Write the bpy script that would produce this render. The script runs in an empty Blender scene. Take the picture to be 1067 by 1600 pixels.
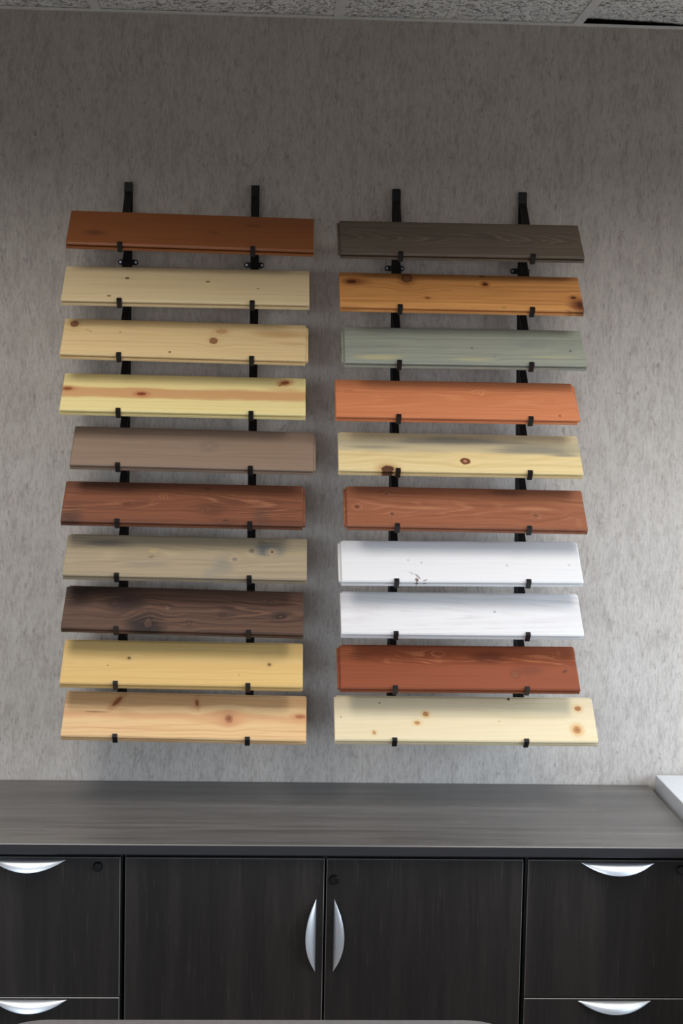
import bpy, bmesh, math, random
from mathutils import Vector, Matrix

scene = bpy.context.scene
C = scene.collection

# ------------------------------------------------------------------ camera
CX, CD, CZ = -0.1324, 3.9318, 1.7978
YAW, PITCH, ROLL = 0.0448, 0.0849, 0.0199
fw = Vector((math.sin(YAW)*math.cos(PITCH), math.cos(YAW)*math.cos(PITCH), -math.sin(PITCH)))
r0 = Vector((math.cos(YAW), -math.sin(YAW), 0)); u0 = r0.cross(fw)
rt = r0*math.cos(ROLL) + u0*math.sin(ROLL); up = -r0*math.sin(ROLL) + u0*math.cos(ROLL)
cam_data = bpy.data.cameras.new('camera'); cam = bpy.data.objects.new('camera', cam_data); C.objects.link(cam)
M = Matrix((rt, up, -fw)).transposed().to_4x4(); M.translation = (CX, -CD, CZ)
cam.matrix_world = M
cam_data.sensor_fit = 'AUTO'; cam_data.sensor_width = 23.5; cam_data.lens = 35.0
cam_data.clip_start = 0.05
scene.camera = cam

# ------------------------------------------------------------------ room numbers
H = 2.71                      # ceiling
XL, XR, YF = -2.7, 1.98, -4.75  # left wall, right wall, wall behind the camera
WY0, WY1, WZ0, WZ1 = -2.50, -0.50, 0.85, 2.10   # window opening in the right wall
TROFFERS = ((0.919, -1.504), (-0.895, -1.504))   # recessed ceiling lights
LIGHT_W = 24.5
VX0, VX1, VZ0, VZ1 = -2.15, -0.15, 0.85, 2.0    # added unseen window behind the camera, its opening for frontal fill light

# ------------------------------------------------------------------ sky seen through the window, exposure
world = bpy.data.worlds.new('world'); scene.world = world; world.use_nodes = True
wt = world.node_tree; wt.nodes.clear()
wo = wt.nodes.new('ShaderNodeOutputWorld'); bg = wt.nodes.new('ShaderNodeBackground')
tc = wt.nodes.new('ShaderNodeTexCoord'); sp = wt.nodes.new('ShaderNodeSeparateXYZ'); rp = wt.nodes.new('ShaderNodeValToRGB')
mp = wt.nodes.new('ShaderNodeMapRange'); mp.inputs[1].default_value = -1; mp.inputs[2].default_value = 1
wt.links.new(tc.outputs['Generated'], sp.inputs[0]); wt.links.new(sp.outputs[2], mp.inputs[0])
wt.links.new(mp.outputs[0], rp.inputs[0]); wt.links.new(rp.outputs[0], bg.inputs[0]); wt.links.new(bg.outputs[0], wo.inputs[0])
e = rp.color_ramp.elements
e[0].position = 0.0; e[0].color = (0.045, 0.038, 0.031, 1)
e[1].position = 1.0; e[1].color = (0.76, 0.92, 1.12, 1)
a = rp.color_ramp.elements.new(0.43); a.color = (0.050, 0.043, 0.035, 1)
a = rp.color_ramp.elements.new(0.53); a.color = (0.82, 0.955, 1.12, 1)
bg.inputs[1].default_value = 12.0
scene.view_settings.view_transform = 'Standard'
scene.view_settings.look = 'None'
scene.view_settings.exposure = 0.0
scene.view_settings.gamma = 1.0
scene.view_settings.use_curve_mapping = False
scene.cycles.max_bounces = 10
scene.cycles.diffuse_bounces = 6

for (sx, sy, loc, rot) in ((WY1-WY0, WZ1-WZ0, (XR+0.06, (WY0+WY1)/2, (WZ0+WZ1)/2), (math.radians(90), 0, math.radians(90))),
                           (VX1-VX0, VZ1-VZ0, ((VX0+VX1)/2, YF-0.06, (VZ0+VZ1)/2), (math.radians(90), 0, 0))):
    pl = bpy.data.lights.new('window_portal', 'AREA'); pl.shape = 'RECTANGLE'
    pl.size = sx; pl.size_y = sy; pl.cycles.is_portal = True
    po = bpy.data.objects.new('window_portal', pl); C.objects.link(po); po.location = loc; po.rotation_euler = rot

# the two recessed ceiling lights in front of the display
for (lx, ly) in TROFFERS:
    tl = bpy.data.lights.new('troffer_light', 'AREA'); tl.shape = 'RECTANGLE'; tl.size = 0.54; tl.size_y = 1.14
    tl.energy = LIGHT_W; tl.color = (1.0, 0.965, 0.92); tl.spread = math.radians(143)
    to = bpy.data.objects.new('troffer_light', tl); C.objects.link(to); to.location = (lx, ly, H-0.004)

# ------------------------------------------------------------------ node helper
def lin(c):
    o = []
    for v in c[:3]:
        v /= 255.0
        o.append(v/12.92 if v <= 0.04045 else ((v+0.055)/1.055)**2.4)
    return o

class NT:
    def __init__(s, name):
        s.m = bpy.data.materials.new(name); s.m.use_nodes = True
        s.t = s.m.node_tree; s.t.nodes.clear()
        s.out = s.t.nodes.new('ShaderNodeOutputMaterial'); s.b = s.t.nodes.new('ShaderNodeBsdfPrincipled')
        s.t.links.new(s.b.outputs[0], s.out.inputs[0])
        s._c = None
    def link(s, v, sock):
        if isinstance(v, bpy.types.NodeSocket): s.t.links.new(v, sock)
        elif v is not None:
            if sock.type == 'RGBA' and not isinstance(v, (int, float)) and len(v) == 3: v = (*v, 1)
            sock.default_value = v
    def math(s, op, a, b=None, c=None, clamp=False):
        n = s.t.nodes.new('ShaderNodeMath'); n.operation = op; n.use_clamp = clamp
        s.link(a, n.inputs[0])
        if b is not None: s.link(b, n.inputs[1])
        if c is not None: s.link(c, n.inputs[2])
        return n.outputs[0]
    def xyz(s):
        if s._c is None:
            n = s.t.nodes.new('ShaderNodeTexCoord'); q = s.t.nodes.new('ShaderNodeSeparateXYZ')
            s.t.links.new(n.outputs['Object'], q.inputs[0]); s._c = (q.outputs[0], q.outputs[1], q.outputs[2])
        return s._c
    def comb(s, x, y, z):
        n = s.t.nodes.new('ShaderNodeCombineXYZ')
        for i, v in enumerate((x, y, z)): s.link(v, n.inputs[i])
        return n.outputs[0]
    def noise(s, vec, scale=1.0, detail=3.0, rough=0.55, dist=0.0):
        n = s.t.nodes.new('ShaderNodeTexNoise'); s.link(vec, n.inputs['Vector'])
        n.inputs['Scale'].default_value = scale; n.inputs['Detail'].default_value = detail
        n.inputs['Roughness'].default_value = rough; n.inputs['Distortion'].default_value = dist
        return n.outputs[0]
    def rng(s, v, a, b, c=0.0, d=1.0, smooth=False):
        n = s.t.nodes.new('ShaderNodeMapRange'); n.clamp = True
        if smooth: n.interpolation_type = 'SMOOTHSTEP'
        s.link(v, n.inputs[0])
        for i, q in enumerate((a, b, c, d)): n.inputs[i+1].default_value = q
        return n.outputs[0]
    def mix(s, f, a, b, mode='MIX'):
        n = s.t.nodes.new('ShaderNodeMix'); n.data_type = 'RGBA'; n.blend_type = mode
        s.link(f, n.inputs[0]); s.link(a, n.inputs[6]); s.link(b, n.inputs[7])
        return n.outputs[2]
    def bump(s, h, strength, dist=0.001):
        n = s.t.nodes.new('ShaderNodeBump'); n.inputs['Strength'].default_value = strength
        n.inputs['Distance'].default_value = dist; s.link(h, n.inputs['Height']); s.t.links.new(n.outputs[0], s.b.inputs['Normal'])
    def done(s, col, rough=0.5, metal=0.0, spec=0.5):
        s.link(col, s.b.inputs['Base Color']); s.link(rough, s.b.inputs['Roughness'])
        s.b.inputs['Metallic'].default_value = metal; s.b.inputs['Specular IOR Level'].default_value = spec
        return s.m

def plain(name, col, rough=0.5, metal=0.0, spec=0.5, var=0.08, scale=40):
    n = NT(name); x, y, z = n.xyz()
    f = n.noise(n.comb(x, y, z), scale, 3)
    c = n.mix(f, [v*(1-var) for v in col], [min(1, v*(1+var)) for v in col])
    return n.done(c, rough, metal, spec)

# ------------------------------------------------------------------ mesh helpers
def mb_box(bm, x0, x1, y0, y1, z0, z1, mi=0):
    v = [bm.verts.new(p) for p in ((x0,y0,z0),(x1,y0,z0),(x1,y1,z0),(x0,y1,z0),(x0,y0,z1),(x1,y0,z1),(x1,y1,z1),(x0,y1,z1))]
    fs = [bm.faces.new([v[i] for i in q]) for q in ((3,2,1,0),(4,5,6,7),(0,1,5,4),(1,2,6,5),(2,3,7,6),(3,0,4,7))]
    for f in fs: f.material_index = mi
    return v

def bev_box(x0, x1, y0, y1, z0, z1, w=0.001, seg=2):
    bm = bmesh.new(); mb_box(bm, x0, x1, y0, y1, z0, z1)
    bmesh.ops.bevel(bm, geom=list(bm.edges), offset=w, segments=seg, affect='EDGES', profile=0.5)
    return bm

def mb_cyl(bm, c, axis, r, h, seg=24, r2=None):
    """cylinder from point c along +/- unit axis, length h"""
    axis = Vector(axis).normalized(); q = axis.to_track_quat('Z', 'Y').to_matrix().to_4x4()
    q.translation = Vector(c) + axis*(h/2)
    bmesh.ops.create_cone(bm, cap_ends=True, segments=seg, radius1=r, radius2=r if r2 is None else r2, depth=h, matrix=q)

def obj(name, bm, mats, parent=None, loc=None, smooth=False):
    """link a bmesh given in world coordinates; origin moved to loc (or the parent's place)"""
    o_at = Vector(loc) if loc is not None else (Vector(parent['_at']) if parent is not None and '_at' in parent else Vector((0,0,0)))
    bmesh.ops.translate(bm, verts=bm.verts, vec=-o_at)
    bmesh.ops.recalc_face_normals(bm, faces=bm.faces)
    me = bpy.data.meshes.new(name); bm.to_mesh(me); bm.free()
    for m in (mats if isinstance(mats, (list, tuple)) else [mats]): me.materials.append(m)
    if smooth:
        for p in me.polygons: p.use_smooth = True
    o = bpy.data.objects.new(name, me); C.objects.link(o)
    if parent is not None:
        o.parent = parent
        o.location = o_at - Vector(parent['_at'])
    else:
        o.location = o_at
    o['_at'] = tuple(o_at)
    return o

def thing(name, label, cat, at, group=None):
    o = bpy.data.objects.new(name, None); C.objects.link(o); o.location = at; o['_at'] = tuple(at)
    o.empty_display_size = 0.05
    o['label'] = label; o['category'] = cat
    if group: o['group'] = group
    return o

def tag(o, label, cat, group=None):
    o['label'] = label; o['category'] = cat
    if group: o['group'] = group
    return o

def struct(o):
    o['kind'] = 'structure'; return o

# ------------------------------------------------------------------ setting materials
def wallpaper():
    n = NT('streaked_wallpaper'); x, y, z = n.xyz()
    def nz(fx, fz, off, det=4, rough=.6, dist=0.0): return n.noise(n.comb(n.math('MULTIPLY', x, fx), off, n.math('MULTIPLY', z, fz)), 1, det, rough, dist)
    big = nz(6, 2.5, 0.0); mid = nz(42, 12, 3.1, 5, .65); fine = nz(210, 52, 7.7, 3, .6)
    fl = nz(120, 36, 1.3, 4, .68, .5); fl2 = nz(46, 30, 9.3, 5, .72, 1.0); hz = nz(14, 70, 5.5, 4, .7)
    base = n.mix(n.rng(big, .3, .7), (0.372, 0.333, 0.295), (0.433, 0.392, 0.352))
    base = n.mix(n.rng(mid, .40, .66, 0, .55), base, (0.500, 0.455, 0.412))
    base = n.mix(n.rng(mid, .48, .30, 0, .35), base, (0.275, 0.241, 0.210))
    base = n.mix(n.rng(fine, .48, .72, 0, .38), base, (0.561, 0.517, 0.472))
    base = n.mix(n.rng(fine, .48, .28, 0, .38), base, (0.235, 0.204, 0.178))
    base = n.mix(n.rng(hz, .58, .74, 0, .22), base, (0.245, 0.212, 0.184))
    base = n.mix(n.rng(fl, .58, .72, 0, .55), base, (0.168, 0.143, 0.121))
    base = n.mix(n.rng(fl2, .60, .72, 0, .55), base, (0.163, 0.138, 0.116))
    n.bump(n.math('ADD', fine, mid), .35, .0012)
    return n.done(base, .62, 0, .3)

def tile_mat():
    n = NT('fissured_ceiling_tile'); x, y, z = n.xyz(); v = n.comb(x, n.math('MULTIPLY', y, .8), z)
    p = n.noise(v, 75, 3, .65, 1.2); q = n.noise(v, 230, 2); r = n.noise(v, 150, 3, .6, .8)
    pit = n.math('MAXIMUM', n.rng(p, .54, .60, 0, 1), n.rng(r, .585, .64, 0, .9))
    c = n.mix(n.rng(q, .3, .7), (.80, .785, .75), (.90, .885, .855))
    c = n.mix(n.math('MULTIPLY', pit, .85), c, (.17, .16, .15))
    n.bump(n.math('SUBTRACT', 1, pit), .9, .004)
    return n.done(c, .9, 0, .1)

def laminate(name, horizontal, base, light, rough, spec):
    n = NT(name); x, y, z = n.xyz()
    if horizontal: a, b, c = (n.math('MULTIPLY', x, 2.0), n.math('MULTIPLY', y, 34), n.math('MULTIPLY', z, 34))
    else: a, b, c = (n.math('MULTIPLY', x, 34), n.math('MULTIPLY', y, 34), n.math('MULTIPLY', z, 1.7))
    s1 = n.noise(n.comb(a, b, c), 1, 5, .62)
    s2 = n.noise(n.comb(a, b, c), 7, 4, .6)
    s3 = n.noise(n.comb(a, b, c), .3, 2)
    col = n.mix(n.rng(s1, .36, .68), base, light)
    col = n.mix(n.rng(s3, .35, .65, 0, .5), col, [v*.62 for v in base])
    col = n.mix(n.rng(s2, .58, .74, 0, .55), col, [v*1.7 for v in light])
    col = n.mix(n.rng(s2, .42, .28, 0, .5), col, [v*.55 for v in base])
    n.bump(s2, .12, .0004)
    return n.done(col, rough, 0, spec)

M_wall = wallpaper()
M_paint = plain('greige_wall_paint', (.42, .40, .38), .8)
M_tile = tile_mat()
M_grid = plain('white_grid_metal', (.70, .69, .66), .5)
M_dark = plain('shaded_plenum', (.006, .006, .006), .95, 0, .05)  # near-black: shade of the unlit void put into the colour
M_carpet = plain('grey_carpet', (.26, .25, .24), .95, 0, .1, .35, 300)
M_base = plain('dark_vinyl_base', (.03, .028, .027), .5)
M_whitetrim = plain('white_trim_paint', (.72, .72, .71), .45)
M_front = laminate('espresso_front_laminate', False, (.0132, .0106, .0094), (.0235, .0192, .0166), .45, .22)
M_top = laminate('espresso_top_laminate', True, (.070, .0635, .059), (.145, .133, .124), .32, 1.0)
M_edge = plain('charcoal_edge_band', (.018, .0165, .0185), .40, 0, .35)
M_band = plain('lit_edge_band', (.105, .098, .090), .4, 0, .5)  # pale edge band: light caught by the bevels put into its colour
M_carcass = plain('charcoal_carcass', (.010, .009, .009), .6)
M_alu = plain('satin_aluminium', (.64, .66, .69), .40, .88, .5, .02, 400)
M_lock = plain('black_lock_metal', (.0015, .0015, .0015), .18, 0, .5)
M_slot = plain('key_slot', (.25, .25, .26), .3, 1.0)
M_steel = plain('black_powder_coat', (.0055, .0048, .0055), .42, 0, .32, .2, 300)
M_screw = plain('screw_steel', (.55, .55, .56), .3, 1.0)
M_white = plain('white_laminate', (.64, .65, .67), .35, 0, .5, .02)
M_table = plain('grey_table_laminate', (.105, .098, .098), .45, 0, .4, .25, 120)

# ------------------------------------------------------------------ large structure
bm = bmesh.new(); mb_box(bm, XL-.1, XR+.1, 0, .1, -.05, 3.05)
struct(obj('wall_back', bm, M_wall))
bm = bmesh.new()
mb_box(bm, XL-.1, VX0, YF-.1, YF, -.05, 3.05); mb_box(bm, VX1, XR+.1, YF-.1, YF, -.05, 3.05)
mb_box(bm, VX0, VX1, YF-.1, YF, -.05, VZ0); mb_box(bm, VX0, VX1, YF-.1, YF, VZ1, 3.05)
struct(obj('wall_front', bm, M_paint))
bm = bmesh.new(); mb_box(bm, XL-.1, XL, YF, 0, -.05, 3.05)
struct(obj('wall_left', bm, M_paint))
bm = bmesh.new()
mb_box(bm, XR, XR+.1, YF, WY0, -.05, 3.05); mb_box(bm, XR, XR+.1, WY1, 0, -.05, 3.05)
mb_box(bm, XR, XR+.1, WY0, WY1, -.05, WZ0); mb_box(bm, XR, XR+.1, WY0, WY1, WZ1, 3.05)
struct(obj('wall_right', bm, M_paint))
bm = bmesh.new(); mb_box(bm, XL, XR, YF, 0, -.05, 0)
struct(obj('floor', bm, M_carpet))
bm = bmesh.new(); mb_box(bm, XL, XR, -.010, 0, 0, .10)
struct(obj('baseboard_back', bm, M_base))

# window in the right wall
g = NT('window_glass'); g.t.nodes.remove(g.b)
tr = g.t.nodes.new('ShaderNodeBsdfTransparent'); gl = g.t.nodes.new('ShaderNodeBsdfGlossy'); gl.inputs['Roughness'].default_value = .02
mx = g.t.nodes.new('ShaderNodeMixShader'); mx.inputs[0].default_value = .04
g.t.links.new(tr.outputs[0], mx.inputs[1]); g.t.links.new(gl.outputs[0], mx.inputs[2])
g.t.links.new(mx.outputs[0], g.out.inputs[0])
t = .05
def window(name, a0, a1, z0, z1, place, n_lights):
    # place(a0, a1, d0, d1): x and y limits for a run along the wall and a depth into it
    bm = bmesh.new(); step = (a1-a0)/n_lights
    for (p, q, u, v) in [(a0, a1, z0, z0+t), (a0, a1, z1-t, z1)] + [(a0+step*k-(0 if k == 0 else t/2 if k < n_lights else t), a0+step*k+(t if k == 0 else t/2 if k < n_lights else 0), z0+t, z1-t) for k in range(n_lights+1)]:
        mb_box(bm, *place(p, q, .02, .07), u, v)
    w = struct(obj(name, bm, M_whitetrim))
    for k in range(n_lights):
        p = a0+step*k+(t if k == 0 else t/2); q = a0+step*(k+1)-(t if k == n_lights-1 else t/2)
        bm = bmesh.new(); mb_box(bm, *place(p, q, .043, .047), z0+t, z1-t); obj('pane', bm, g.m, w)
    bm = bmesh.new(); mb_box(bm, *place(a0-.04, a1+.04, -.08, -.0005), z0-.03, z0-.002); obj('window_sill', bm, M_whitetrim, w)
    return w
window('window_1', WY0, WY1, WZ0, WZ1, lambda p, q, d0, d1: (XR+d0, XR+d1, p, q), 2)
window('fill_window', VX0, VX1, VZ0, VZ1, lambda p, q, d0, d1: (p, q, YF-d1, YF-d0), 2)  # added out of view to let in fill daylight from the front

# suspended ceiling: grid, plenum above it, tiles as parts
GX = [0.011 + .604*k for k in range(-4, 4)]; GX = [x for x in GX if XL+.05 < x < XR-.05]
GY = [-.90 - 1.208*k for k in range(0, 5)]; GY = [y for y in GY if y > YF+.05]
bm = bmesh.new()
for x in GX: mb_box(bm, x-.012, x+.012, YF, 0, H, H+.003); mb_box(bm, x-.001, x+.001, YF, 0, H+.003, H+.035)
for y in GY: mb_box(bm, XL, XR, y-.012, y+.012, H+.0002, H+.0032)
mb_box(bm, XL, XR, -.020, 0, H-.001, H+.002); mb_box(bm, XL, XR, YF, YF+.020, H-.001, H+.002)
mb_box(bm, XL, XL+.020, YF+.02, -.02, H-.001, H+.002); mb_box(bm, XR-.020, XR, YF+.02, -.02, H-.001, H+.002)
mb_box(bm, XL-.1, XR+.1, YF-.1, .1, 3.05, 3.12, 1)
mb_box(bm, XL, XR, -.004, -.0005, H+.004, 3.05, 1)  # black sheet over the wall top, painted shade behind the tile gap
ceil = struct(obj('ceiling', bm, [M_grid, M_dark]))
xs = [XL] + GX + [XR]; ys = [YF] + sorted(GY) + [0]
rnd = random.Random(4)
for i in range(len(xs)-1):
    for j in range(len(ys)-1):
        x0, x1, y0, y1 = xs[i]+.003, xs[i+1]-.003, ys[j]+.003, ys[j+1]-.006
        if any(x0 < tx < x1 and y0 < ty < y1 for tx, ty in TROFFERS): continue
        bm = bmesh.new(); mb_box(bm, x0, x1, y0, y1, H+.0035, H+.0175)
        if abs(xs[i]-.615) < .02 and ys[j+1] == 0:
            # the tile that has slipped: its rear left corner rides up on the wall angle
            bmesh.ops.subdivide_edges(bm, edges=list(bm.edges), cuts=12, use_grid_fill=True)
            for v in bm.verts:
                u = 1-(v.co.x-x0)/(x1-x0); w = max(0.0, (v.co.y-y0)/(y1-y0))
                v.co.z += .015*max(0, u*1.55-.55)*w**1.5 + (.003 if w > .98 and u > .1 else 0)*rnd.random()
        obj('ceiling_tile', bm, M_tile, ceil)
# recessed lights: housing above the grid, white frame, lens
for (lx, ly), lab in zip(TROFFERS, ('recessed white ceiling light over the right board column', 'recessed white ceiling light over the left board column')):
    trf = thing('ceiling_light', lab, 'ceiling light', (lx, ly, H), 'recessed ceiling lights')
    bm = bmesh.new(); mb_box(bm, lx-.285, lx+.285, ly-.585, ly+.585, H+.012, H+.11); obj('housing', bm, M_whitetrim, trf)
    bm = bmesh.new()
    mb_box(bm, lx-.285, lx-.265, ly-.585, ly+.585, H+.0035, H+.0115); mb_box(bm, lx+.265, lx+.285, ly-.585, ly+.585, H+.0035, H+.0115)
    mb_box(bm, lx-.265, lx+.265, ly-.585, ly-.565, H+.0035, H+.0115); mb_box(bm, lx-.265, lx+.265, ly+.565, ly+.585, H+.0035, H+.0115)
    obj('frame', bm, M_whitetrim, trf)
    bm = bmesh.new(); mb_box(bm, lx-.264, lx+.264, ly-.564, ly+.564, H+.006, H+.010); obj('lens', bm, M_whitetrim, trf)

# ------------------------------------------------------------------ credenza
YFR = -.53                     # plane of the door and drawer fronts
def pull(parent, c, length, direction):
    """half-moon pull: straight edge on the front, curved lip. direction: unit vector (x,z) the lip hangs towards"""
    bm = bmesh.new(); n, k = 28, 8; rows = []
    dx, dz = direction; ax, az = (1, 0) if abs(dz) > .5 else (0, 1)
    for lay in (0, 1):
        R = []
        for i in range(n+1):
            s = -1 + 2*i/n; w = max(.02, 1-s*s); row = []
            for j in range(k+1):
                t = j/k; th = t*math.radians(82)
                o = (.025*w)*math.sin(th); d = (.0235*w)*(1-math.cos(th))/(1-math.cos(math.radians(82)))
                if lay: o -= .0024*math.sin(th)*min(1, w*3); d += .0028*math.cos(th)*min(1, w*3)
                row.append(bm.verts.new((c[0]+ax*s*length/2+dx*d, YFR-.0005-max(0, o), c[1]+az*s*length/2+dz*d)))
            R.append(row)
        rows.append(R)
    A, B = rows
    for i in range(n):
        for j in range(k):
            bm.faces.new((A[i][j], A[i+1][j], A[i+1][j+1], A[i][j+1]))
            bm.faces.new((B[i][j], B[i][j+1], B[i+1][j+1], B[i+1][j]))
        bm.faces.new((A[i][k], A[i+1][k], B[i+1][k], B[i][k]))
        bm.faces.new((A[i][0], B[i][0], B[i+1][0], A[i+1][0]))
    for i in (0, n):
        for j in range(k): bm.faces.new((A[i][j], A[i][j+1], B[i][j+1], B[i][j]))
    o = obj('handle', bm, M_alu, parent)
    for p in o.data.polygons: p.use_smooth = True
    o.data.set_sharp_from_angle(angle=math.radians(50))
    return o

def lock(parent, x, z):
    bm = bmesh.new()
    mb_cyl(bm, (x, YFR+.001, z), (0,-1,0), .0115, .004, 32); mb_cyl(bm, (x, YFR-.003, z), (0,-1,0), .0108, .003, 32, .0085)
    o = obj('lock', bm, M_lock, parent)
    return o

def front_panel(name, x0, x1, z0, z1, parent):
    o = obj(name, bev_box(x0, x1, YFR, YFR+.018, z0, z1, .0017, 1), [M_front, M_band], parent)
    for p in o.data.polygons:
        if max(abs(c) for c in p.normal) < .98: p.material_index = 1  # bevels get the painted edge highlight
    return o

def carcass(parent, x0, x1, back=-.03):
    bm = bmesh.new(); y0 = YFR+.020
    mb_box(bm, x0, x0+.018, y0, back, .0, .722); mb_box(bm, x1-.018, x1, y0, back, .0, .722)
    mb_box(bm, x0+.018, x1-.018, y0, back, .06, .078); mb_box(bm, x0+.018, x1-.018, y0, back, .70, .722)
    mb_box(bm, x0+.018, x1-.018, back-.008, back, .078, .70)
    mb_box(bm, x0+.018, x1-.018, y0+.03, y0+.045, .0, .06)
    obj('carcass', bm, M_carcass, parent)

def pedestal(x0, x1, hx, lockx, label):
    t = thing('drawer_pedestal', label, 'cabinet', ((x0+x1)/2, -.28, 0), 'drawer pedestals under the worktop')
    carcass(t, x0, x1)
    d = front_panel('drawer', x0+.003, x1-.003, .3875, .7125, t)
    pull(d, (hx, .707), .170, (0, -1)); lock(d, lockx, .692)
    d = front_panel('drawer', x0+.003, x1-.003, .065, .3845, t)
    pull(d, (hx+.003, .3790), .170, (0, -1))
    return t
pedestal(-.876, -.4635, -.6745, -.5173, 'dark espresso drawer pedestal at the left end of the worktop')
pedestal(.4625, .868, .6735, .8205, 'dark espresso drawer pedestal at the right end of the worktop')
t = thing('double_door_cabinet', 'dark espresso cabinet with two doors between the drawer pedestals', 'cabinet', (0, -.28, 0))
carcass(t, -.4575, .4575)
d = front_panel('door', -.4555, -.0025, .065, .7125, t); pull(d, (-.0200, .5325), .170, (-1, 0))
d = front_panel('door', .0025, .4545, .065, .7125, t); pull(d, (.0210, .5325), .170, (1, 0)); lock(d, .0195, .6645)

bm = bev_box(-.885, .872, -.5515, -.004, .725, .75, .0020, 1)
wtp = tag(obj('worktop', bm, [M_top, M_edge, M_band], loc=(0, -.28, .725)), 'long dark brown woodgrain worktop under the board display', 'worktop')
for p in wtp.data.polygons:
    if p.normal.z < .9: p.material_index = 2 if max(abs(c) for c in p.normal) < .98 and p.normal.z > 0 else 1  # upper bevels get the painted edge highlight

# white low cabinet at the right end
t = thing('white_cabinet', 'white flat-topped low cabinet at the right end of the dark worktop', 'cabinet', (1.28, -.35, 0))
obj('body', bev_box(.886, 1.66, -.70, -.032, 0, .6995, .002), M_white, t)
obj('top', bev_box(.884, 1.67, -.71, -.030, .70, .784, .002), M_white, t)

# ------------------------------------------------------------------ conference table whose rounded end just enters the frame
t = thing('conference_table', 'grey table whose far rounded end just shows at the bottom edge', 'table', (-.145, -2.2, 0))
bm = bmesh.new(); tx0, tx1, ty0, ty1, r = -.565, .275, -3.0, -1.4775, .075
pts = []
for (cx, cy, a0) in ((tx1-r, ty1-r, 0), (tx0+r, ty1-r, 90), (tx0+r, ty0+r, 180), (tx1-r, ty0+r, 270)):
    for k in range(9):
        a = math.radians(a0 + 90*k/8); pts.append((cx+r*math.cos(a), cy+r*math.sin(a)))
lo = [bm.verts.new((x, y, .712)) for x, y in pts]; hi = [bm.verts.new((x, y, .74)) for x, y in pts]
bm.faces.new(hi); bm.faces.new(lo[::-1])
for i in range(len(pts)): bm.faces.new((lo[i], lo[(i+1) % len(pts)], hi[(i+1) % len(pts)], hi[i]))
obj('tabletop', bm, M_table, t)
for lx in (tx0+.08, tx1-.08):
    for ly in (ty0+.10, ty1-.10):
        bm = bmesh.new(); mb_cyl(bm, (lx, ly, 0), (0,0,1), .022, .713, 20); obj('leg', bm, M_steel, t)

# ------------------------------------------------------------------ sample board display
PHI = math.radians(48.0); W, T = .131, .018
def hook_dep(z): return .214 + (2.11-z)*.072
def bar_dep(z): return .030 + (2.11-z)*.088
def drift(z): return -.002 + .0055*(2.11-z)/1.18
BX = [-.5092, -.1901, .1678, .4905]
# height of the lower face edge at the two hooks of each row (left column, right column)
ZL = [(2.1172,2.1140),(1.9828,1.9837),(1.8527,1.8501),(1.7190,1.7180),(1.5885,1.5858),(1.4535,1.4518),(1.3233,1.3211),(1.1952,1.1900),(1.0631,1.0613),(.9355,.9315)]
ZR = [(2.1102,2.1116),(1.9823,1.9828),(1.8481,1.8496),(1.7170,1.7178),(1.5867,1.5867),(1.4530,1.4520),(1.3192,1.3219),(1.1917,1.1927),(1.0597,1.0606),(.9329,.9333)]
XLs = [(-.6402,-.0451),(-.6497,-.0534),(-.6515,-.0604),(-.6496,-.0582),(-.6238,-.0378),(-.6434,-.0609),(-.6368,-.0489),(-.6386,-.0551),(-.6403,-.0545),(-.6360,-.0440)]
XRs = [(.0195,.6148),(.0207,.6160),(.0341,.6260),(.0144,.6064),(.0236,.6216),(.0457,.6355),(.0349,.6273),(.0364,.6310),(.0362,.6240),(.0252,.6709)]

def board_frame(x, z, slope=0.0):
    """matrix: local x along the board, y up the face, z out of the face; origin at the lower face edge"""
    dep = hook_dep(z) - .004
    m = Matrix.Rotation(-math.atan(slope), 4, 'Y') @ Matrix.Rotation(math.radians(90)-PHI, 4, 'X')
    m.translation = (x, -dep, z)
    return m

def fbox(bm, m, x0, x1, y0, y1, z0, z1):
    v = mb_box(bm, x0, x1, y0, y1, z0, z1)
    for q in v: q.co = m @ q.co

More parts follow.
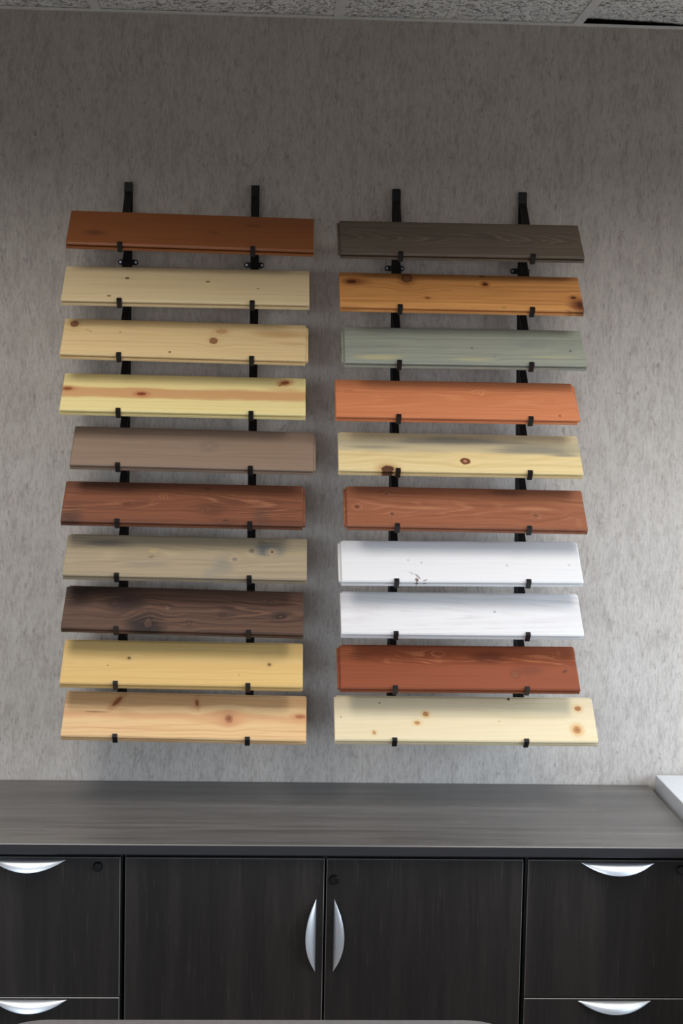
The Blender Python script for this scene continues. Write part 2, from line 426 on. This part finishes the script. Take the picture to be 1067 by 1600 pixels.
rail_names = ['black steel hook rail, leftmost of the four, under the left board column',
              'black steel hook rail under the right half of the left board column',
              'black steel hook rail under the left half of the right board column',
              'black steel hook rail, rightmost of the four, under the right board column']
for b in range(4):
    zt, zb = 2.2895, .918
    x = BX[b]
    root = thing('hook_rail', rail_names[b], 'hook rail', (x, 0, zb), 'hook rails of the board display')
    # leaning rail: flat steel bar
    bm = bmesh.new(); hw = .0105
    vs = []
    for z in (zb, zt):
        for (sx, dy) in ((-hw, 0), (hw, 0), (hw, .012), (-hw, .012)):
            vs.append(bm.verts.new((x + drift(z) + .002 + sx, -bar_dep(z)+dy, z)))
    for q in ((3,2,1,0),(4,5,6,7),(0,1,5,4),(1,2,6,5),(2,3,7,6),(3,0,4,7)): bm.faces.new([vs[i] for i in q])
    bmesh.ops.bevel(bm, geom=list(bm.edges), offset=.0012, segments=2, affect='EDGES')
    obj('bar', bm, M_steel, root)
    # wall brackets: eared foot plate screwed to the wall, stand-off behind the bar
    for zc in (2.0900, .928):
        bm = bmesh.new(); xc = x + drift(zc) + .001; n = 10; pts = []
        for s, a0 in ((1, -90), (-1, 90)):
            for k in range(n+1):
                a = math.radians(a0 + 180*k/n); pts.append((xc + s*.0185 + .0068*math.cos(a), zc + .0068*math.sin(a)))
        fr_ = [bm.verts.new((px, -.0060, pz)) for px, pz in pts]; bk = [bm.verts.new((px, -.0002, pz)) for px, pz in pts]
        bm.faces.new(fr_); bm.faces.new(bk[::-1])
        for i in range(len(pts)): bm.faces.new((fr_[i], bk[i], bk[(i+1) % len(pts)], fr_[(i+1) % len(pts)]))
        mb_box(bm, xc-.0095, xc+.0095, -bar_dep(zc)+.0118, -.0055, zc-.0066, zc+.0066)
        br = obj('wall_bracket', bm, M_steel, root)
        for s in (-1, 1):
            bm = bmesh.new(); mb_cyl(bm, (xc+s*.0195, -.0058, zc), (0,-1,0), .0036, .0018, 16, .0028)
            obj('screw', bm, M_screw, br)
    # ten hooks
    for row in range(10):
        zf = (ZL if b < 2 else ZR)[row][b % 2]
        m = board_frame(x + drift(zf), zf)
        # arm runs up behind the board to the rail
        y1 = .02
        while True:
            p = m @ Vector((0, y1, -T-.0015))
            if -p.y < bar_dep(p.z) - .003: break
            y1 += .001
        bm = bmesh.new()
        fbox(bm, m, -.0070, .0105, .022, y1, -T-.0040, -T-.0008)
        fbox(bm, m, -.0060, .0060, -.0030, .022, -T-.0036, -T-.0008)
        fbox(bm, m, -.0060, .0060, -.0030, -.0008, -T-.0008, .0034)
        fbox(bm, m, -.0060, .0060, -.0008, .0064, .0010, .0034)
        obj('hook', bm, M_steel, root)

# ---- wood
# light arriving on each board (photo colour -> paint colour), top to bottom, left column then right
LIGHT_ON_FACE = [(0.365, 0.42, 0.661), (0.522, 0.516, 0.515), (0.725, 0.722, 0.724), (0.887, 0.874, 0.882), (1.072, 1.098, 1.126), (1.244, 1.427, 1.688), (1.27, 1.3, 1.365), (1.699, 2.038, 2.341), (1.307, 1.388, 1.573), (1.345, 1.398, 1.575), (0.445, 0.446, 0.443), (0.567, 0.582, 0.622), (0.823, 0.812, 0.787), (0.965, 1.039, 1.133), (1.081, 1.079, 1.133), (1.464, 1.688, 1.939), (1.326, 1.361, 1.397), (1.436, 1.486, 1.538), (1.659, 2.171, 3.303), (1.526, 1.624, 1.796)]
def wood(name, s, L):
    F = LIGHT_ON_FACE[s['seed']-1]
    def al(c):
        v = [q/f for q, f in zip(lin(c), F)]; k = min(1.0, .88/max(v))
        return [q*k for q in v]
    n = NT(name); x, y, z = n.xyz(); seed = s['seed']
    rn = random.Random(seed)
    base, dark, light = al(s['base']), al(s['dark']), al(s.get('light', s['base']))
    wob = n.noise(n.comb(n.math('MULTIPLY', x, 4), n.math('MULTIPLY', y, 14), seed*3.7), 1, 2)
    g_ = n.math('MULTIPLY_ADD', n.math('SUBTRACT', wob, .5), s.get('wob', .010), y)
    kn = []
    fuzz = n.noise(n.comb(x, y, seed), 190, 3)
    for k in s.get('knots', []):
        kx, ky = (k[0]-.5)*L, k[1]*W; rx, ry = k[2]/2000., k[3]/2000.
        opt = k[4]
        dx = n.math('SUBTRACT', x, kx); dy = n.math('SUBTRACT', y, ky)
        if 'rot' in opt:
            ca, sa = math.cos(math.radians(opt['rot'])), math.sin(math.radians(opt['rot']))
            ux = n.math('ADD', n.math('MULTIPLY', dx, ca), n.math('MULTIPLY', dy, sa))
            uy = n.math('SUBTRACT', n.math('MULTIPLY', dy, ca), n.math('MULTIPLY', dx, sa))
        else: ux, uy = dx, dy
        qx = n.math('DIVIDE', ux, rx); qy = n.math('DIVIDE', uy, ry)
        d = n.math('SQRT', n.math('ADD', n.math('MULTIPLY', qx, qx), n.math('MULTIPLY', qy, qy)))
        d = n.math('ADD', d, n.math('MULTIPLY', n.math('SUBTRACT', fuzz, .5), opt.get('fuzz', .7)))
        # grain flows round the knot
        ex = n.math('DIVIDE', dx, max(rx*3.2, .018)); ey = n.math('DIVIDE', dy, max(ry*2.6, .009))
        gg = n.math('EXPONENT', n.math('MULTIPLY', n.math('ADD', n.math('MULTIPLY', ex, ex), n.math('MULTIPLY', ey, ey)), -1))
        g_ = n.math('SUBTRACT', g_, n.math('MULTIPLY', n.math('MULTIPLY', gg, dy), .75))
        kn.append((d, opt, ux, rx))
    n1 = n.noise(n.comb(n.math('MULTIPLY', x, 1.6), n.math('MULTIPLY', g_, s.get('freq', 130)), seed*1.3), 1, 4, .6)
    n2 = n.noise(n.comb(n.math('MULTIPLY', x, 9), n.math('MULTIPLY', g_, 700), seed*2.1), 1, 3, .6)
    yy = n.math('SUBTRACT', g_, s.get('cy', .5)*W)
    q = n.math('MULTIPLY', n.math('MULTIPLY', yy, yy), s.get('cc', 900.))
    q = n.math('ADD', q, n.math('MULTIPLY', x, s.get('cd', 4.)))
    q = n.math('ADD', q, n.math('MULTIPLY', wob, 1.2))
    ca = n.math('SINE', n.math('MULTIPLY', q, 6.283))
    ca = n.rng(ca, -.2, 1, 0, 1)
    col = n.mix(n.rng(n1, .34, .68), light, base)
    col = n.mix(n.rng(n1, .52, .74, 0, s.get('streak', .5)), col, dark)
    big = n.noise(n.comb(n.math('MULTIPLY', x, 7), n.math('MULTIPLY', y, 22), seed*5.1), 1, 3, .55)
    if s.get('cath', .25) > 0: 
        cm = n.math('MULTIPLY', ca, n.rng(big, .35, .6, .2, 1))
        col = n.mix(n.math('MULTIPLY', cm, s.get('cath', .25)), col, al(s.get('cathc', s['dark'])))
    for (v0, v1, c, amt) in s.get('bands', []):
        yb = n.math('ADD', g_, n.math('MULTIPLY', n.math('SUBTRACT', n1, .5), .022))
        yb = n.math('ADD', yb, n.math('MULTIPLY', n.math('SUBTRACT', big, .5), .02))
        e0 = n.rng(yb, v0*W-.006, v0*W+.006, 0, 1, True); e1 = n.rng(yb, v1*W-.006, v1*W+.006, 1, 0, True)
        col = n.mix(n.math('MULTIPLY', n.math('MULTIPLY', e0, e1), amt), col, al(c))
    for (u, v, ru, rv, c, amt) in s.get('blots', []):
        dx = n.math('DIVIDE', n.math('SUBTRACT', x, (u-.5)*L), ru*L); dy = n.math('DIVIDE', n.math('SUBTRACT', y, v*W), rv*W)
        d = n.math('SQRT', n.math('ADD', n.math('MULTIPLY', dx, dx), n.math('MULTIPLY', dy, dy)))
        d = n.math('ADD', d, n.math('MULTIPLY', n.math('SUBTRACT', n1, .5), 1.1))
        d = n.math('ADD', d, n.math('MULTIPLY', n.math('SUBTRACT', big, .5), 1.2))
        col = n.mix(n.rng(d, 1.15, .25, 0, amt, True), col, al(c))
    if s.get('blotch', 0):
        col = n.mix(n.rng(big, .5, .72, 0, s['blotch']), col, dark)
    if 'squig' in s:
        v0, v1, c, amt, fq = s['squig']
        ln = n.rng(n.math('SINE', n.math('MULTIPLY', n.math('ADD', q, n.math('MULTIPLY', n1, .5)), 6.283*fq)), .45, .98)
        bm_ = n.math('MULTIPLY', n.rng(y, v0*W-.008, v0*W+.008, 0, 1, True), n.rng(y, v1*W-.008, v1*W+.008, 1, 0, True))
        ln = n.math('MULTIPLY', n.math('MULTIPLY', ln, bm_), n.rng(big, .42, .60, 0, amt))
        col = n.mix(ln, col, al(c))
    col = n.mix(n.rng(n2, .56, .76, 0, s.get('pore', .25)), col, dark)
    for d, opt, ux, rx in kn:
        if 'halo' in opt:
            c, amt = opt['halo']; hm = n.rng(d, .8, opt.get('reach', 2.6), 1, 0, True)
            col = n.mix(n.math('MULTIPLY', hm, amt), col, al(c))
        if 'core' in opt:
            c, amt = opt['core']; col = n.mix(n.rng(d, 1.08, .72, 0, amt, True), col, al(c))
        if 'rings' in opt:
            c, amt = opt['rings']; rr = n.math('SINE', n.math('MULTIPLY', d, 17.))
            col = n.mix(n.math('MULTIPLY', n.rng(d, 1.3, .9, 0, amt), n.rng(rr, .0, .9)), col, al(c))
        if 'rim' in opt:
            c, amt = opt['rim']
            rm = n.math('SUBTRACT', 1, n.math('MULTIPLY', n.math('ABSOLUTE', n.math('SUBTRACT', d, .88)), 4.2), clamp=True)
            col = n.mix(n.math('MULTIPLY', rm, amt), col, al(c))
        if 'eye' in opt:
            c, amt = opt['eye']; col = n.mix(n.rng(d, .5, .2, 0, amt, True), col, al(c))
    n.bump(n2, .10, .0004)
    return n.done(col, s.get('rough', .5), 0, s.get('spec', .35))

def solid_board(L, W_, endbev):
    """tongue-and-groove plank: chamfered face, grooved lower edge; local frame of board_frame"""
    prof = [(.0030, 0), (.0004, -.0032), (.0004, -.0066), (.0080, -.0066), (.0080, -.0114), (0, -.0114), (0, -T), (W_, -T), (W_, -.0030), (W_-.0030, 0)]
    bm = bmesh.new(); rings = []
    for x, cut in ((-L/2, endbev), (-L/2+endbev, 0), (L/2-endbev, 0), (L/2, endbev)):
        rings.append([bm.verts.new((x, y, min(z, -cut))) for y, z in prof])
    for a_, b_ in zip(rings, rings[1:]):
        for i in range(len(prof)): bm.faces.new((a_[i], a_[(i+1) % len(prof)], b_[(i+1) % len(prof)], b_[i]))
    bm.faces.new(rings[0][::-1]); bm.faces.new(rings[-1])
    return bm

DK = lambda c, a=.9: {'core': (c, a)}
BOARDS_L = [
 dict(seed=1, base=(82,48,28), dark=(62,35,20), light=(86,51,30), streak=.3, cath=.12, pore=.1, rough=.30, spec=.5, end=0,
      label='reddish brown stained sample board at the top of the left column',
      knots=[(.11,.33,34,14,{'halo':((58,32,18),.6),'core':((52,28,16),.6)}),(.59,.45,36,10,{'core':((62,34,19),.7)}),(.75,.70,44,10,{'core':((62,33,19),.7)})]),
 dict(seed=2, base=(156,138,106), dark=(138,118,86), light=(160,143,112), streak=.25, cath=.10, pore=.1, rough=.45, end=0,
      label='pale cream pine sample board with tiny dark knots, second in the left column',
      knots=[(.255,.66,12,8,DK((62,42,24))),(.585,.60,12,7,DK((66,45,26))),(.19,.13,11,7,DK((92,66,36))),(.79,.42,8,4,DK((98,72,44)))]),
 dict(seed=3, base=(186,160,116), dark=(160,128,84), light=(190,166,124), streak=.3, cath=.14, pore=.1, end=1,
      label='light natural pine sample board with two round brown knots, third in the left column',
      bands=[(.50,.74,(165,130,86),.0)], blots=[(.90,.70,.17,.13,(158,124,82),.75),(.95,.45,.12,.06,(160,126,84),.5)],
      knots=[(.042,.84,20,24,{'core':((116,76,50),.95),'rim':((92,56,36),.9),'halo':((170,140,98),.6)}),(.65,.74,30,18,{'core':((158,122,82),.85),'rings':((140,104,68),.5),'halo':((176,146,104),.6)}),
             (.62,.47,20,24,{'core':((122,80,52),.95),'rim':((100,62,40),.9),'halo':((176,148,104),.5)}),(.445,.12,7,8,DK((96,60,40))),(.235,.64,8,5,DK((150,116,84))),(.105,.66,22,5,{'rot':-30,'core':((160,128,88),.7)})]),
 dict(seed=4, base=(210,190,132), dark=(196,172,114), light=(214,196,140), streak=.25, cath=.06, pore=.08, end=0,
      label='yellow pine sample board with a pinkish heart streak along it, fourth in the left column',
      bands=[(.36,.62,(186,138,94),.9)], blots=[(.92,.62,.10,.2,(190,146,98),.7)],
      knots=[(.02,.57,26,12,{'core':((122,66,38),.9),'halo':((176,120,78),.8)}),(.325,.47,24,12,{'core':((112,52,30),.95),'halo':((170,108,70),.85)}),
             (.915,.86,24,14,{'core':((118,60,36),.9),'halo':((178,122,76),.85),'rot':15}),(.895,.80,16,8,{'rot':55,'core':((138,80,48),.7)})]),
 dict(seed=5, base=(134,113,97), dark=(116,96,82), light=(140,119,103), streak=.35, cath=.12, pore=.2, end=1,
      label='taupe grey-brown stained sample board, fifth in the left column',
      knots=[(.565,.56,26,22,{'core':((116,98,88),.5),'rings':((150,128,112),.6),'eye':((150,118,100),.7),'halo':((112,98,88),.5)}),(.42,.62,60,10,{'core':((142,122,106),.5)}),(.25,.6,90,6,{'core':((146,128,112),.4)})]),
 dict(seed=6, squig=(.15, .85, (166, 118, 92), .7, 2.0), base=(121,78,60), dark=(82,54,45), light=(134,88,67), streak=.55, cath=.30, cathc=(100,62,47), pore=.4, blotch=.45, end=1,
      label='weathered reddish brown sample board with smudges, sixth in the left column',
      blots=[(.04,.1,.06,.35,(82,60,52),.8),(.20,.92,.3,.18,(80,54,46),.7),(.83,.2,.05,.5,(92,70,62),.6),(.62,.4,.07,.3,(92,60,48),.5)],
      knots=[(.415,.66,22,16,{'rim':((168,120,92),.8),'core':((120,76,58),.6),'eye':((158,110,84),.8)}),(.585,.36,26,22,{'core':((92,58,46),.7),'rings':((140,98,76),.6)}),(.265,.44,24,8,{'core':((96,60,46),.8)}),
             (.68,.08,16,8,DK((72,48,42),.8)),(.60,.88,20,10,{'core':((86,60,54),.7)}),(.79,.7,60,8,{'rings':((150,104,80),.5)})]),
 dict(seed=7, squig=(.3, .85, (186, 170, 138), .6, 1.6), base=(162,146,122), dark=(134,121,104), light=(172,156,130), streak=.45, cath=.22, cathc=(140,124,104), pore=.3, end=0,
      label='weathered grey-beige sample board with blue-grey stains round its knots, seventh in the left column',
      bands=[(.60,.68,(182,164,128),.5)], blots=[(.15,.80,.14,.10,(112,105,99),.85),(.83,.72,.09,.22,(114,115,114),.95),(.33,.3,.12,.15,(138,130,116),.5),(.65,.3,.05,.3,(134,130,122),.6),(.60,.1,.04,.15,(138,134,128),.5)],
      knots=[(.36,.62,24,14,{'core':((190,168,124),.9)}),(.77,.68,20,20,{'halo':((186,168,134),.5),'rim':((176,156,122),.8),'core':((128,118,108),.7),'eye':((98,84,72),.8)}),
             (.855,.66,18,18,{'halo':((188,170,136),.6),'core':((176,156,122),.8),'eye':((74,56,46),.95)}),(.81,.90,18,16,{'core':((150,124,106),.8),'rim':((120,110,104),.6)}),
             (.70,.46,24,22,{'rim':((186,166,128),.8),'core':((142,132,122),.6),'eye':((120,108,96),.8)}),(.355,.48,16,10,{'rot':25,'core':((134,116,92),.8)})]),
 dict(seed=8, squig=(.1, .8, (140, 110, 92), .7, 2.0), base=(94,73,63), dark=(46,37,36), light=(118,94,81), streak=.65, cath=.38, cathc=(62,46,41), pore=.5, blotch=.4, end=0,
      label='dark walnut brown sample board with blackened knots, eighth in the left column',
      blots=[(.05,.80,.08,.30,(46,38,38),.8),(.35,.18,.09,.28,(38,33,36),.95),(.25,.62,.10,.25,(56,44,42),.8),(.905,.4,.06,.16,(58,48,46),.8),(.12,.95,.2,.15,(42,35,36),.8)],
      knots=[(.21,.62,26,28,{'rings':((120,96,84),.6),'core':((58,46,44),.8),'rim':((42,34,34),.7)}),(.355,.16,24,36,{'rim':((36,30,32),.9),'core':((110,88,74),.7),'rings':((44,36,36),.8)}),
             (.43,.52,12,12,{'core':((146,116,96),.85),'rim':((72,56,50),.7)}),(.525,.17,14,16,{'rim':((48,38,36),.9),'core':((104,80,68),.6)}),(.66,.40,18,14,{'rim':((44,36,36),.9),'core':((96,74,64),.6),'eye':((40,32,32),.7)}),
             (.86,.74,18,14,{'rim':((56,44,42),.8),'core':((104,82,70),.6)}),(.905,.40,26,16,{'core':((50,42,42),.85),'eye':((112,90,78),.8)})]),
 dict(seed=9, base=(218,184,122), dark=(196,158,98), light=(222,190,130), streak=.35, cath=.14, pore=.12, end=0,
      label='golden honey pine sample board, ninth in the left column',
      bands=[(.52,.60,(228,198,146),.35)],
      knots=[(.275,.60,9,9,{'core':((120,92,56),.95),'halo':((200,164,108),.6)}),(.86,.50,9,10,{'core':((112,86,56),.95),'halo':((198,162,106),.7)}),(.19,.42,7,4,DK((150,118,72))),(.735,.25,6,4,DK((176,138,86))),
             (.30,.66,40,10,{'core':((226,196,144),.6)})]),
 dict(seed=10, base=(226,186,140), dark=(200,148,106), light=(232,198,154), streak=.75, cath=.3, cathc=(198,144,104), freq=95, pore=.25, wob=.016, end=0,
      label='reddish streaked pine sample board with branch knots, bottom of the left column',
      bands=[(.42,.56,(206,152,112),.6),(.72,.98,(192,144,100),.5)], blots=[(.68,.42,.08,.2,(206,150,112),.6)],
      knots=[(.215,.80,38,13,{'rot':55,'core':((138,80,50),.9),'halo':((186,132,92),.7)}),(.545,.80,10,22,{'rot':10,'core':((142,84,56),.9),'halo':((192,136,98),.6)}),(.68,.46,20,24,{'core':((160,106,76),.7),'rings':((118,68,46),.8),'eye':((128,74,50),.8),'halo':((202,146,108),.6)}),
             (.975,.54,26,12,{'core':((170,104,72),.85),'halo':((204,144,104),.7)}),(.13,.55,60,4,{'core':((140,98,70),.7)})]),
]
BOARDS_R = [
 dict(seed=11, squig=(.1, .95, (88, 77, 64), .6, 2.0), base=(62,54,46), dark=(44,38,34), light=(70,61,51), streak=.5, cath=.42, cathc=(46,40,36), cd=9, cc=1500, pore=.3, end=-1, rough=.55,
      label='dark charcoal stained sample board at the top of the right column',
      knots=[(.63,.62,34,16,{'rings':((44,38,34),.5)})]),
 dict(seed=12, base=(150,103,59), dark=(112,70,37), light=(164,116,69), streak=.45, cath=.22, cathc=(126,80,42), pore=.2, end=0,
      label='amber knotty pine sample board, second in the right column',
      bands=[(.86,1.05,(118,74,38),.6),(.04,.14,(184,136,82),.5)], blots=[(.99,.12,.07,.32,(84,44,24),.95),(.07,.74,.08,.16,(112,66,32),.8)],
      knots=[(.05,.72,26,14,{'core':((58,28,14),.95),'halo':((104,60,28),.8)}),(.28,.86,25,34,{'core':((96,58,34),.9),'rim':((46,22,12),.95),'halo':((112,68,34),.8)}),(.605,.72,15,14,{'core':((58,26,12),.95),'halo':((118,70,34),.8)}),
             (.595,.96,14,8,DK((90,48,22))),(.36,.28,12,8,{'core':((96,54,28),.9),'halo':((128,80,42),.7)}),(.965,.37,14,10,{'core':((52,26,14),.95),'halo':((110,64,32),.7)}),(.67,.05,12,8,DK((128,98,58),.8)),(.44,.52,30,4,DK((120,74,40),.6)),(.985,.16,14,26,DK((58,28,18)))]),
 dict(seed=13, base=(131,132,119), dark=(112,114,104), light=(142,145,128), streak=.45, cath=.30, cathc=(116,122,116), cd=6, pore=.25, end=-1,
      label='grey-green weathered sample board with yellowish streaks, third in the right column',
      blots=[(.13,.14,.13,.07,(170,160,118),.8),(.52,.13,.12,.06,(166,158,120),.7),(.85,.22,.14,.05,(168,160,122),.55),(.80,.6,.1,.2,(114,120,114),.5)],
      knots=[(.53,.44,7,8,DK((92,98,96))),(.94,.40,9,10,DK((92,98,96))),(.62,.22,10,12,{'core':((118,124,120),.8)})]),
 dict(seed=14, squig=(.1, .9, (212, 146, 106), .5, 1.4), base=(194,122,84), dark=(170,100,66), light=(200,130,92), streak=.35, cath=.16, cathc=(178,108,72), pore=.2, end=2,
      label='terracotta orange stained sample board, fourth in the right column',
      knots=[(.61,.70,14,18,{'rim':((226,166,122),.8),'core':((190,118,80),.6)}),(.58,.74,26,5,{'rot':25,'core':((214,150,108),.7)}),(.89,.50,26,24,{'rings':((168,100,66),.5)}),(.925,.10,8,10,DK((140,78,52),.8)),(.20,.55,70,4,{'core':((214,146,104),.6)}),(.78,.62,40,9,{'core':((206,136,96),.6)}),(.06,.70,30,8,{'core':((178,108,72),.6)})]),
 dict(seed=15, base=(220,196,144), dark=(194,164,112), light=(226,204,156), streak=.4, cath=.25, cathc=(200,168,114), cd=7, pore=.15, wob=.016, end=0,
      label='pale pine sample board with blue-grey upper half and one red ringed knot',
      bands=[(.52,.80,(172,164,142),.6),(.70,1.0,(176,166,146),.55)], blots=[(.50,.82,.26,.14,(132,128,118),.9),(.80,.60,.24,.16,(136,132,120),.9),(.14,.62,.18,.06,(140,134,120),.7),(.93,.48,.1,.06,(140,134,122),.8)],
      knots=[(.52,.28,25,22,{'core':((120,62,44),.97),'rim':((70,28,22),.95),'eye':((196,150,118),.95),'halo':((226,196,140),.6)}),(.200,.045,34,24,{'core':((70,36,24),.97),'rings':((118,72,48),.6),'halo':((190,150,96),.7)})]),
 dict(seed=16, squig=(.2, .8, (192, 138, 108), .6, 1.6), base=(156,101,75), dark=(128,80,60), light=(166,110,83), streak=.45, cath=.30, cathc=(184,128,100), cd=6, pore=.25, end=-1,
      label='medium chestnut brown sample board with light flame grain, sixth in the right column',
      blots=[(.68,.93,.08,.12,(110,72,58),.7),(.30,.47,.20,.05,(192,138,108),.8),(.78,.50,.10,.05,(192,138,108),.8),(.82,.95,.15,.1,(122,82,66),.5)],
      knots=[(.17,.82,12,14,{'rim':((196,142,112),.7),'core':((126,80,62),.8)}),(.045,.47,26,22,{'rim':((196,142,112),.7),'core':((150,98,74),.6),'eye':((84,52,42),.9)}),(.19,.30,15,18,{'rim':((194,140,110),.7),'core':((124,80,62),.8)}),
             (.79,.34,28,28,{'rings':((192,140,110),.8),'core':((140,92,70),.6),'eye':((112,70,56),.7)}),(.965,.16,16,24,{'rings':((196,144,112),.7)})]),
 dict(seed=17, base=(237,237,239), dark=(226,226,227), light=(240,240,242), streak=.25, cath=.08, pore=.08, end=-1, rough=.45,
      label='white stained sample board with a forked dark knot near its lower edge',
      knots=[(.315,.12,20,6,{'rot':-55,'core':((140,132,128),.8),'fuzz':1.0}),(.31,.04,9,11,{'core':((110,84,74),.9)}),(.345,.03,12,4,{'rot':20,'core':((150,132,122),.8)}),(.29,.20,16,6,{'rot':-40,'core':((196,192,190),.7)}),(.335,.46,6,5,DK((176,172,172))),(.28,.52,8,7,DK((206,204,202))),(.69,.40,7,8,DK((206,204,202))),(.95,.42,8,8,DK((214,210,206)))]),
 dict(seed=18, squig=(.1, .9, (224, 219, 221), .8, 1.3), base=(238,238,240), dark=(226,225,228), light=(241,241,243), streak=.25, cath=.40, cathc=(222,218,220), cd=2.2, cc=700, pore=.08, end=0, rough=.45,
      label='white stained sample board with faint arched grain, eighth in the right column',
      knots=[(.64,.55,6,6,{'core':((168,162,162),.9),'halo':((226,222,222),.6)}),(.27,.55,34,6,{'core':((226,220,220),.8)}),(.07,.58,90,22,{'rings':((224,220,221),.8)})]),
 dict(seed=19, squig=(.58, .92, (212, 148, 118), .85, 2.2), base=(152,88,66), dark=(120,66,50), light=(160,94,71), streak=.35, cath=.18, cathc=(140,76,56), pore=.2, end=-1,
      label='redwood stained sample board with light curly grain, ninth in the right column',
      blots=[(.63,.72,.09,.16,(112,64,50),.7),(.08,.75,.07,.1,(120,68,52),.6),(.80,.42,.08,.14,(126,74,58),.6)],
      knots=[(.20,.66,12,18,{'rings':((206,142,112),.8),'core':((140,80,60),.5)}),(.415,.68,16,22,{'rings':((204,138,108),.7)}),(.735,.34,14,16,{'rings':((196,148,122),.8),'core':((92,62,54),.85),'halo':((124,68,50),.6)}),(.945,.42,16,9,{'rot':25,'core':((98,66,56),.8)}),
             (.33,.80,46,16,{'rings':((196,128,98),.7)}),(.86,.76,70,18,{'rings':((196,128,98),.7)}),(.93,.86,10,14,{'rings':((210,148,118),.8)}),(.50,.78,40,16,{'rings':((184,114,86),.5)})]),
 dict(seed=20, base=(242,227,192), dark=(230,208,164), light=(244,232,202), streak=.35, cath=.16, cathc=(226,204,160), pore=.1, end=0,
      label='long cream pine sample board with tan spots, bottom of the right column',
      knots=[(.35,.60,13,14,{'core':((182,126,78),.9),'rim':((150,92,52),.7),'halo':((232,196,140),.8)}),(.315,.40,14,11,{'core':((184,126,80),.85),'halo':((234,200,146),.8)}),(.15,.17,9,12,{'core':((196,144,92),.85),'halo':((232,204,156),.7)}),
             (.94,.76,16,16,{'core':((176,118,74),.95),'rim':((196,138,88),.7),'halo':((234,200,148),.8)}),(.925,.27,20,22,{'core':((190,132,82),.9),'eye':((160,104,64),.7),'halo':((228,186,128),.9)}),(.675,.98,8,14,DK((40,26,18),.98)),(.175,.85,5,5,DK((96,78,56))),(.63,.45,8,4,DK((222,186,138))),(.025,.52,4,4,DK((120,100,80)))]),
]
for col_i, (specs, Zs, Xs) in enumerate(((BOARDS_L, ZL, XLs), (BOARDS_R, ZR, XRs))):
    hx = (BX[0], BX[1]) if col_i == 0 else (BX[2], BX[3])
    for row, s in enumerate(specs):
        xa, xb = Xs[row]; L = xb-xa; xm = (xa+xb)/2
        za, zb = Zs[row]; slope = (zb-za)/(hx[1]-hx[0]); zm = za + slope*(xm-hx[0])
        mat = wood('stained_pine', s, L)
        m = board_frame(xm, zm, slope)
        end = s.get('end', 0)
        o = obj('sample_board', solid_board(L, W, .0022 if end else .0008), mat)
        o.location = m.translation; o.rotation_euler = m.to_euler()
        tag(o, s['label'], 'sample board', 'stained pine sample boards')
        ins = .006
        bm = bmesh.new(); mb_box(bm, -L/2+ins*(1 if row in (0,6,7,15) or col_i else .2), L/2-.001, W-.0005, W+.0065, -.0116, -.0066)
        tg = obj('tongue', bm, mat); tg.parent = o
        if end:
            sgn = -1 if end < 0 else 1
            bm = bmesh.new()
            x0, x1 = (L/2-.0005, L/2+.0062) if sgn > 0 else (-L/2-.0062, -L/2+.0005)
            mb_box(bm, x0, x1, .004, W-.004, -.0122, -.0060)
            et = obj('end_tongue', bm, mat); et.parent = o

for o in scene.objects:
    if '_at' in o: del o['_at']
